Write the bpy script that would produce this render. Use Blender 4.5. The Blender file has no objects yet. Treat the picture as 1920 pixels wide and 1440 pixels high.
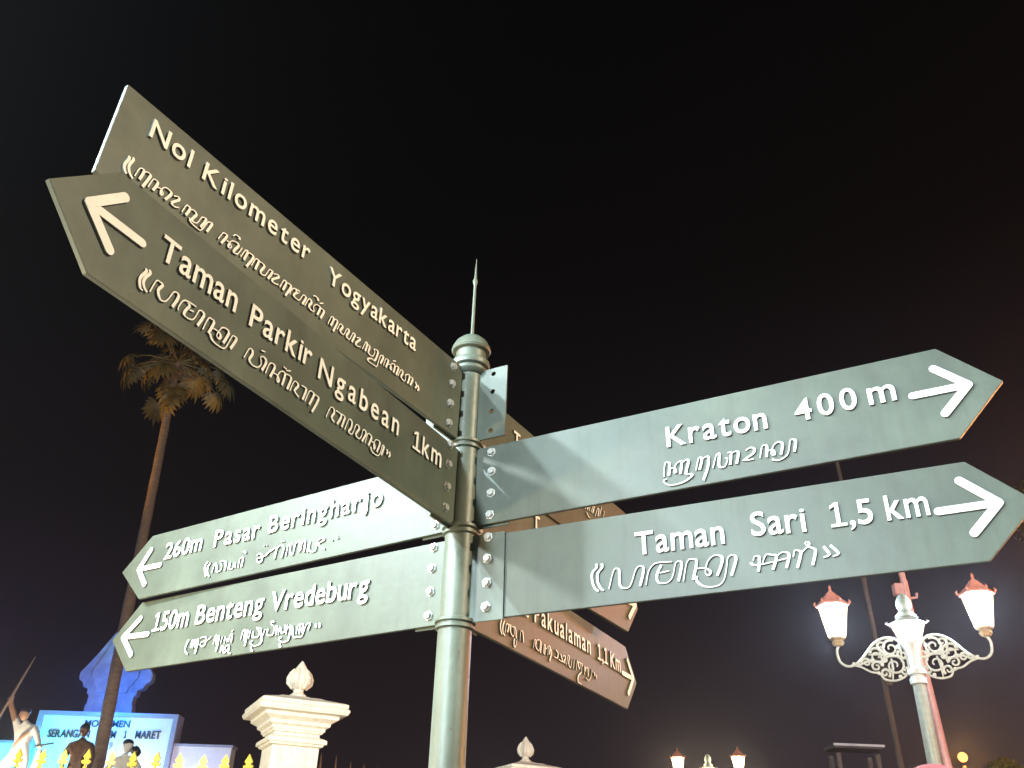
import bpy, bmesh, math, random
from mathutils import Vector, Matrix
R = math.radians
PI = math.pi
random.seed(7)
sc = bpy.context.scene
col = sc.collection

# ------------------------------------------------------------------ camera, sky, exposure, lamps
cam_d = bpy.data.cameras.new('camera')
cam = bpy.data.objects.new('camera', cam_d)
col.objects.link(cam)
cam_d.sensor_width = 36.0
cam_d.lens = 31.45
cam_d.clip_start = 0.05
cam_d.clip_end = 2000
_p, _r = 0.53056, -0.03096
_F = Vector((0, math.cos(_p), math.sin(_p)))
_U = Vector((0, -math.sin(_p), math.cos(_p)))
_X = Vector((1, 0, 0))
_right = math.cos(_r) * _X - math.sin(_r) * _U
_up = math.sin(_r) * _X + math.cos(_r) * _U
_m = Matrix((_right, _up, -_F)).transposed().to_4x4()
_m.translation = (0, 0, 1.6)
cam.matrix_world = _m
sc.camera = cam

world = bpy.data.worlds.new('World')
sc.world = world
world.use_nodes = True
wn = world.node_tree
wn.nodes.clear()
wo = wn.nodes.new('ShaderNodeOutputWorld')
wb = wn.nodes.new('ShaderNodeBackground')
tc = wn.nodes.new('ShaderNodeTexCoord')
sx = wn.nodes.new('ShaderNodeSeparateXYZ')
rp = wn.nodes.new('ShaderNodeValToRGB')
wn.links.new(tc.outputs['Generated'], sx.inputs[0])
wn.links.new(sx.outputs['Z'], rp.inputs[0])
wn.links.new(rp.outputs[0], wb.inputs[0])
wn.links.new(wb.outputs[0], wo.inputs[0])
el = rp.color_ramp.elements
el[0].position = 0.0
el[0].color = (0.024, 0.017, 0.019, 1)
el[1].position = 0.85
el[1].color = (0.0006, 0.0005, 0.0006, 1)
for ps, c in ((0.16, (0.0160, 0.0105, 0.0125)), (0.35, (0.0070, 0.0052, 0.0060)), (0.6, (0.0020, 0.0016, 0.0018))):
    e = el.new(ps); e.color = (*c, 1)
wb.inputs[1].default_value = 1.0
# city glow, a little stronger and more violet towards the right of the crossing
def _n(t, **k):
    q = wn.nodes.new(t)
    for a_, v_ in k.items(): setattr(q, a_, v_)
    return q
_mx = _n('ShaderNodeMapRange', interpolation_type='SMOOTHSTEP'); _mx.inputs[1].default_value = -.15; _mx.inputs[2].default_value = .55
_mz = _n('ShaderNodeMapRange', interpolation_type='SMOOTHSTEP'); _mz.inputs[1].default_value = .62; _mz.inputs[2].default_value = .05
_mu = _n('ShaderNodeMath', operation='MULTIPLY')
_ad = _n('ShaderNodeVectorMath', operation='SCALE'); _ad.inputs[0].default_value = (0.011, 0.010, 0.016)
_sm = _n('ShaderNodeVectorMath', operation='ADD')
wn.links.new(sx.outputs['X'], _mx.inputs[0]); wn.links.new(sx.outputs['Z'], _mz.inputs[0])
wn.links.new(_mx.outputs[0], _mu.inputs[0]); wn.links.new(_mz.outputs[0], _mu.inputs[1])
wn.links.new(_mu.outputs[0], _ad.inputs['Scale']); wn.links.new(_ad.outputs[0], _sm.inputs[0])
wn.links.new(rp.outputs[0], _sm.inputs[1]); wn.links.new(_sm.outputs[0], wb.inputs[0])

sc.view_settings.view_transform = 'Standard'
sc.view_settings.look = 'None'
sc.view_settings.exposure = 0.0
sc.view_settings.gamma = 1.0
sc.view_settings.use_curve_mapping = False

def lamp(name, loc, watts, color, size=0.05, typ='POINT', aim=None, spot=60):
    d = bpy.data.lights.new(name, typ)
    d.energy = watts; d.color = color
    d.shadow_soft_size = size
    if typ == 'SPOT':
        d.spot_size = R(spot); d.spot_blend = 0.6
    o = bpy.data.objects.new(name, d)
    col.objects.link(o)
    o.location = loc
    if aim is not None:
        o.rotation_euler = (Vector(aim) - Vector(loc)).to_track_quat('-Z', 'Y').to_euler()
    return o

# sodium street lights of the crossing, out of frame (the warm light on the brown faces of the boards)
lamp('sodium_street_light', (7.5, -1.6, 6.5), 4200, (1.0, 0.83, 0.56), 0.18)
lamp('sodium_street_light_far', (9.0, 12.0, 6.5), 600, (1.0, 0.42, 0.16), 0.2)
lamp('orange_fill_right', (4.6, 4.2, 2.6), 420, (1.0, 0.42, 0.13), 0.15)  # unseen orange lamp, added for the orange strip on the pole
# unseen fill light added behind the camera to soften shadows on the pale boards
lamp('fill_light_behind', (-4.9, -5.2, 4.6), 4900, (0.84, 1.0, 1.04), 0.15)
lamp('street_lantern_light_left', (-3.44, 1.70, 4.22), 900, (0.90, 1.0, 1.0), 0.16)
lamp('warm_fill_left', (-3.4, 1.9, 1.7), 560, (1.0, 0.76, 0.42), 0.15)  # unseen warm lamp, added to warm the left board tips and pole edge
# warm floodlight at the foot of the fence, below the frame
lamp('fence_floodlight', (-4.3, 6.6, 1.4), 380, (1.0, 0.86, 0.58), 0.12)
lamp('pillar_fill_light', (-0.35, 12.9, 2.5), 90, (1.0, 0.9, 0.72), 0.1)  # added lamp without a visible source, brightens the second pillar
# floodlights of the monument, on the ground before it
lamp('monument_floodlight_cyan', (-12.5, 25.3, 4.1), 330, (0.0, 0.74, 1.0), 0.15)
lamp('monument_floodlight_white', (-10.2, 25.2, 4.0), 150, (0.72, 1.0, 0.92), 0.15)
lamp('monument_floodlight_violet', (-8.2, 25.3, 3.9), 80, (0.62, 0.48, 1.0), 0.15)
lamp('monument_floodlight_left', (-14.0, 25.2, 3.6), 80, (0.20, 0.55, 1.0), 0.15)
lamp('gable_floodlight_blue', (-10.7, 25.4, 6.25), 300, (0.01, 0.20, 1.0), 0.2)
lamp('gable_floodlight_violet', (-14.9, 24.0, 7.2), 170, (0.40, 0.22, 0.90), 0.3)
lamp('statue_floodlight', (-10.9, 21.1, 3.7), 200, (1.0, 0.85, 0.6), 0.12)
lamp('palm_sodium_light', (-16.5, 20.5, 10.5), 1900, (1.0, 0.50, 0.06), 0.3, 'SPOT', (-10.6, 24, 14.6), 62)
lamp('traffic_red_light', (8.5, 7.0, 4.6), 260, (1.0, 0.12, 0.08), 0.15)
lamp('tree_red_light', (16.5, 18.5, 9.6), 500, (1.0, 0.12, 0.06), 0.2)

# ------------------------------------------------------------------ helpers
def tag(o, label=None, cat=None, group=None, kind=None):
    if label: o['label'] = label
    if cat: o['category'] = cat
    if group: o['group'] = group
    if kind: o['kind'] = kind
    return o

def empty(name, loc=(0, 0, 0), rz=0.0):
    o = bpy.data.objects.new(name, None)
    col.objects.link(o)
    o.location = loc; o.rotation_euler = (0, 0, rz)
    o.empty_display_size = 0.1
    return o

def link(name, me, mat, parent=None, loc=None, rot=None, smooth=False):
    o = bpy.data.objects.new(name, me)
    col.objects.link(o)
    if mat is not None and not me.materials:
        me.materials.append(mat)
    if parent is not None: o.parent = parent
    if loc is not None: o.location = loc
    if rot is not None: o.rotation_euler = rot
    if mat is M_letter:                  # side faces darker: shade put into their colour
        me.materials.append(M_edge_shade)
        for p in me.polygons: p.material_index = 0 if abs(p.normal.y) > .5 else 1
    if smooth:
        for p in me.polygons: p.use_smooth = True
        try: me.set_sharp_from_angle(angle=R(35))
        except Exception: pass
    return o

def copy_tree(o, parent=None):
    c = o.copy(); col.objects.link(c); c.parent = parent
    for ch in o.children: copy_tree(ch, c)
    return c

class MB:
    def __init__(s): s.v = []; s.f = []
    def add(s, vs, fs):
        n = len(s.v); s.v += [tuple(v) for v in vs]; s.f += [tuple(i + n for i in f) for f in fs]
    def box(s, x0, x1, y0, y1, z0, z1):
        s.add([(x0, y0, z0), (x1, y0, z0), (x1, y1, z0), (x0, y1, z0), (x0, y0, z1), (x1, y0, z1), (x1, y1, z1), (x0, y1, z1)],
              [(3, 2, 1, 0), (4, 5, 6, 7), (0, 1, 5, 4), (1, 2, 6, 5), (2, 3, 7, 6), (3, 0, 4, 7)])
    def prism(s, pts, y0, y1):          # outline in x,z extruded along y
        n = len(pts)
        s.add([(x, y0, z) for x, z in pts] + [(x, y1, z) for x, z in pts],
              [tuple(range(n)), tuple(range(2 * n - 1, n - 1, -1))] + [(i, i + n, (i + 1) % n + n, (i + 1) % n) for i in range(n)])
    def lathe(s, prof, n=24, rot=0.0, cx=0, cy=0, closed=True):
        vs = []; fs = []
        for r, z in prof:
            for i in range(n):
                a = rot + 2 * PI * i / n
                vs.append((cx + r * math.cos(a), cy + r * math.sin(a), z))
        for k in range(len(prof) - 1):
            for i in range(n):
                j = (i + 1) % n
                fs.append((k * n + i, k * n + j, (k + 1) * n + j, (k + 1) * n + i))
        if closed:
            fs.append(tuple(range(n - 1, -1, -1))); fs.append(tuple((len(prof) - 1) * n + i for i in range(n)))
        s.add(vs, fs)
    def tube(s, pts, rad, n=8, closed=True):
        pts = [Vector(p) for p in pts]
        rs = rad if isinstance(rad, (list, tuple)) else [rad] * len(pts)
        vs = []; fs = []; prev = None
        for i, p in enumerate(pts):
            t = (pts[min(i + 1, len(pts) - 1)] - pts[max(i - 1, 0)]).normalized()
            if prev is None:
                a = Vector((0, 0, 1)) if abs(t.z) < .9 else Vector((1, 0, 0))
                u = t.cross(a).normalized()
            else:
                u = (prev - t * prev.dot(t)).normalized()
            prev = u; w = t.cross(u)
            for k in range(n):
                a = 2 * PI * k / n
                vs.append(p + (u * math.cos(a) + w * math.sin(a)) * rs[i])
        for i in range(len(pts) - 1):
            for k in range(n):
                j = (k + 1) % n
                fs.append((i * n + k, i * n + j, (i + 1) * n + j, (i + 1) * n + k))
        if closed:
            fs.append(tuple(range(n - 1, -1, -1))); fs.append(tuple((len(pts) - 1) * n + i for i in range(n)))
        s.add(vs, fs)
    def mesh(s, name):
        me = bpy.data.meshes.new(name); me.from_pydata(s.v, [], s.f); me.validate(); me.update(); return me
    def build(s, name, mat, parent=None, loc=None, rot=None, smooth=False, bevel=0):
        me = s.mesh(name)
        if bevel:
            bm = bmesh.new(); bm.from_mesh(me)
            bmesh.ops.recalc_face_normals(bm, faces=bm.faces)
            es = [e for e in bm.edges if len(e.link_faces) == 2 and e.calc_face_angle(0) > R(25)]
            bmesh.ops.bevel(bm, geom=es, offset=bevel, segments=2, affect='EDGES', clamp_overlap=True)
            bm.to_mesh(me); bm.free()
        else:
            bm = bmesh.new(); bm.from_mesh(me); bmesh.ops.recalc_face_normals(bm, faces=bm.faces); bm.to_mesh(me); bm.free()
        return link(name, me, mat, parent, loc, rot, smooth)

def catmull(pts, sub=4):
    out = []
    P = [pts[0]] + list(pts) + [pts[-1]]
    for i in range(1, len(P) - 2):
        for k in range(sub):
            t = k / sub
            out.append(tuple(0.5 * ((2 * P[i][d]) + (-P[i - 1][d] + P[i + 1][d]) * t + (2 * P[i - 1][d] - 5 * P[i][d] + 4 * P[i + 1][d] - P[i + 2][d]) * t * t
                       + (-P[i - 1][d] + 3 * P[i][d] - 3 * P[i + 1][d] + P[i + 2][d]) * t ** 3) for d in range(len(pts[0]))))
    out.append(tuple(pts[-1]))
    return out

def material(name, base, rough=0.5, metal=0.0, var=0.25, scale=8.0, bump=0.0, bscale=60.0, emit=None, estr=0.0, spec=0.5, coat=0.0, dark=None, stretch=(1, 1, 1), grime=0.0, gcol=(0.05, 0.045, 0.035)):
    m = bpy.data.materials.new(name); m.use_nodes = True
    nt = m.node_tree; n = nt.nodes; l = nt.links
    b = n['Principled BSDF']
    b.inputs['Roughness'].default_value = rough
    b.inputs['Metallic'].default_value = metal
    b.inputs['Specular IOR Level'].default_value = spec
    b.inputs['Coat Weight'].default_value = coat
    t = n.new('ShaderNodeTexCoord'); mp = n.new('ShaderNodeMapping'); mp.inputs['Scale'].default_value = stretch
    l.new(t.outputs['Object'], mp.inputs[0])
    no = n.new('ShaderNodeTexNoise'); no.inputs['Scale'].default_value = scale; no.inputs['Detail'].default_value = 6; no.inputs['Roughness'].default_value = .62
    l.new(mp.outputs[0], no.inputs[0])
    r = n.new('ShaderNodeValToRGB')
    d = dark or tuple(c * (1 - var) for c in base)
    r.color_ramp.elements[0].position = .32; r.color_ramp.elements[0].color = (*d, 1)
    r.color_ramp.elements[1].position = .68; r.color_ramp.elements[1].color = (*[min(1, c * (1 + var * .5)) for c in base], 1)
    l.new(no.outputs[0], r.inputs[0]); l.new(r.outputs[0], b.inputs['Base Color'])
    mr = n.new('ShaderNodeMapRange'); mr.inputs[3].default_value = max(.05, rough - .1); mr.inputs[4].default_value = min(1, rough + .14)
    l.new(no.outputs[0], mr.inputs[0]); l.new(mr.outputs[0], b.inputs['Roughness'])
    if grime:                            # rain streaks, dust and small scuffs
        mg = n.new('ShaderNodeMapping'); mg.inputs['Scale'].default_value = (14, 14, 1.6); l.new(t.outputs['Object'], mg.inputs[0])
        g1 = n.new('ShaderNodeTexNoise'); g1.inputs['Scale'].default_value = 1.6; g1.inputs['Detail'].default_value = 8; g1.inputs['Roughness'].default_value = .7; l.new(mg.outputs[0], g1.inputs[0])
        g2 = n.new('ShaderNodeTexNoise'); g2.inputs['Scale'].default_value = 75; g2.inputs['Detail'].default_value = 3; l.new(t.outputs['Object'], g2.inputs[0])
        r1 = n.new('ShaderNodeMapRange'); r1.inputs[1].default_value = .50; r1.inputs[2].default_value = .80; r1.inputs[4].default_value = grime; l.new(g1.outputs[0], r1.inputs[0])
        r2 = n.new('ShaderNodeMapRange'); r2.inputs[1].default_value = .66; r2.inputs[2].default_value = .74; r2.inputs[4].default_value = grime; l.new(g2.outputs[0], r2.inputs[0])
        ma = n.new('ShaderNodeMath'); ma.operation = 'MAXIMUM'; l.new(r1.outputs[0], ma.inputs[0]); l.new(r2.outputs[0], ma.inputs[1])
        mc = n.new('ShaderNodeMix'); mc.data_type = 'RGBA'; l.new(ma.outputs[0], mc.inputs[0]); l.new(r.outputs[0], mc.inputs[6]); mc.inputs[7].default_value = (*gcol, 1)
        l.new(mc.outputs[2], b.inputs['Base Color'])
    if bump:
        n2 = n.new('ShaderNodeTexNoise'); n2.inputs['Scale'].default_value = bscale; n2.inputs['Detail'].default_value = 4
        l.new(t.outputs['Object'], n2.inputs[0])
        bp = n.new('ShaderNodeBump'); bp.inputs['Strength'].default_value = bump; bp.inputs['Distance'].default_value = .01
        l.new(n2.outputs[0], bp.inputs['Height']); l.new(bp.outputs[0], b.inputs['Normal'])
    if emit:
        b.inputs['Emission Color'].default_value = (*emit, 1); b.inputs['Emission Strength'].default_value = estr
    return m

M_board = material('sign_paint', (0.078, 0.096, 0.074), rough=0.46, var=0.34, scale=4.0, bump=0.08, bscale=22, spec=0.5, grime=0.55)
M_pole = material('post_paint', (0.13, 0.155, 0.125), rough=0.42, var=0.3, scale=9.0, bump=0.12, bscale=40, spec=0.5, stretch=(1, 1, .25), grime=0.6, gcol=(0.09, 0.05, 0.03))
M_letter = material('letter_paint', (0.82, 0.82, 0.79), rough=0.45, var=0.08, scale=30)
M_edge_shade = material('letter_edge_shade', (0.16, 0.16, 0.15), rough=0.6, var=0.2, scale=40)
M_bolt = material('bolt_steel', (0.55, 0.55, 0.53), rough=0.35, metal=0.5, var=0.2, scale=120)
M_stucco = material('pillar_stucco', (0.76, 0.70, 0.60), rough=0.8, var=0.12, scale=12, bump=0.4, bscale=45, grime=0.6, gcol=(0.28, 0.24, 0.17))
M_gold = material('gold_paint', (0.75, 0.55, 0.07), rough=0.4, metal=0.2, var=0.15, scale=30)
M_iron = material('dark_iron_paint', (0.045, 0.055, 0.048), rough=0.45, var=0.3, scale=30)
M_wall = material('monument_wall', (0.70, 0.70, 0.68), rough=0.75, var=0.08, scale=2.5, bump=0.2, bscale=30, grime=0.25, gcol=(.35, .35, .33))
M_trim = material('monument_trim', (0.30, 0.31, 0.36), rough=0.75, var=0.15, scale=5, bump=0.2, bscale=30)
M_gable = material('gable_stone', (0.34, 0.35, 0.40), rough=0.8, var=0.3, scale=3, bump=0.3, bscale=18)
M_mletter = material('monument_letter', (0.03, 0.05, 0.045), rough=0.5, var=0.1)
M_whitecloth = material('statue_white', (0.75, 0.72, 0.66), rough=0.7, var=0.1, scale=10)
M_bronze = material('statue_bronze', (0.16, 0.085, 0.05), rough=0.38, metal=0.4, var=0.4, scale=9)
M_skin = material('statue_skin', (0.36, 0.19, 0.11), rough=0.5, var=0.25, scale=9)
M_hair = material('statue_dark', (0.03, 0.025, 0.025), rough=0.5, var=0.3, scale=20)
M_trunk = material('palm_trunk', (0.22, 0.15, 0.11), rough=0.9, var=0.35, scale=5, bump=0.5, bscale=18, stretch=(1, 1, 4))
M_leaf = material('palm_leaf', (0.16, 0.11, 0.035), rough=0.55, var=0.4, scale=3)
M_leaf2 = material('tree_leaf', (0.07, 0.085, 0.03), rough=0.6, var=0.4, scale=2)
M_lamp = material('lamp_post_paint', (0.24, 0.28, 0.25), rough=0.4, var=0.2, scale=20, bump=0.1, bscale=60)
M_filigree = material('filigree_paint', (0.42, 0.45, 0.42), rough=0.4, var=0.2, scale=30)
M_roof = material('lantern_roof_paint', (0.55, 0.20, 0.14), rough=0.45, var=0.25, scale=25)
M_brass = material('lantern_brass', (0.40, 0.30, 0.16), rough=0.4, metal=0.3, var=0.2, scale=25)
M_redpole = material('pink_pole_paint', (0.42, 0.20, 0.17), rough=0.5, var=0.2, scale=12)
M_red = material('red_canvas', (0.45, 0.02, 0.02), rough=0.6, var=0.15, scale=12)
M_grey = material('weathered_metal', (0.045, 0.038, 0.038), rough=0.6, var=0.3, scale=10)
M_white = material('white_fascia', (0.75, 0.75, 0.72), rough=0.5, var=0.05)
M_ground = material('paving', (0.10, 0.095, 0.09), rough=0.85, var=0.35, scale=1.5, bump=0.3, bscale=12)
M_plinth = material('plinth_stone', (0.22, 0.21, 0.20), rough=0.8, var=0.25, scale=3, bump=0.3, bscale=20)

def glass_mat(name, color, strength, clear=0.45):
    m = bpy.data.materials.new(name); m.use_nodes = True
    nt = m.node_tree; n = nt.nodes; n.clear(); l = nt.links
    o = n.new('ShaderNodeOutputMaterial'); e = n.new('ShaderNodeEmission'); t = n.new('ShaderNodeBsdfTransparent'); mx = n.new('ShaderNodeMixShader')
    no = n.new('ShaderNodeTexNoise'); no.inputs['Scale'].default_value = 9
    tc_ = n.new('ShaderNodeTexCoord'); l.new(tc_.outputs['Object'], no.inputs[0])
    mr = n.new('ShaderNodeMapRange'); mr.inputs[3].default_value = strength * .7; mr.inputs[4].default_value = strength * 1.3
    l.new(no.outputs[0], mr.inputs[0]); l.new(mr.outputs[0], e.inputs[1])
    e.inputs[0].default_value = (*color, 1); mx.inputs[0].default_value = clear
    l.new(e.outputs[0], mx.inputs[1]); l.new(t.outputs[0], mx.inputs[2]); l.new(mx.outputs[0], o.inputs[0])
    return m
M_glow = glass_mat('lit_frosted_glass', (0.86, 0.92, 1.0), 22.0, 0.3)
M_glow_warm = glass_mat('lit_frosted_glass_warm', (1.0, 0.82, 0.58), 16.0, 0.3)
M_sodium = glass_mat('sodium_globe_glass', (1.0, 0.42, 0.10), 3.2, 0.2)

M_dimpole = material('weathered_pole', (0.055, 0.042, 0.036), rough=0.8, var=0.4, scale=6)

# ------------------------------------------------------------------ ground
g = MB(); g.box(-400, 400, -400, 600, -0.6, 0.0)
tag(g.build('ground', M_ground), kind='structure')


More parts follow.
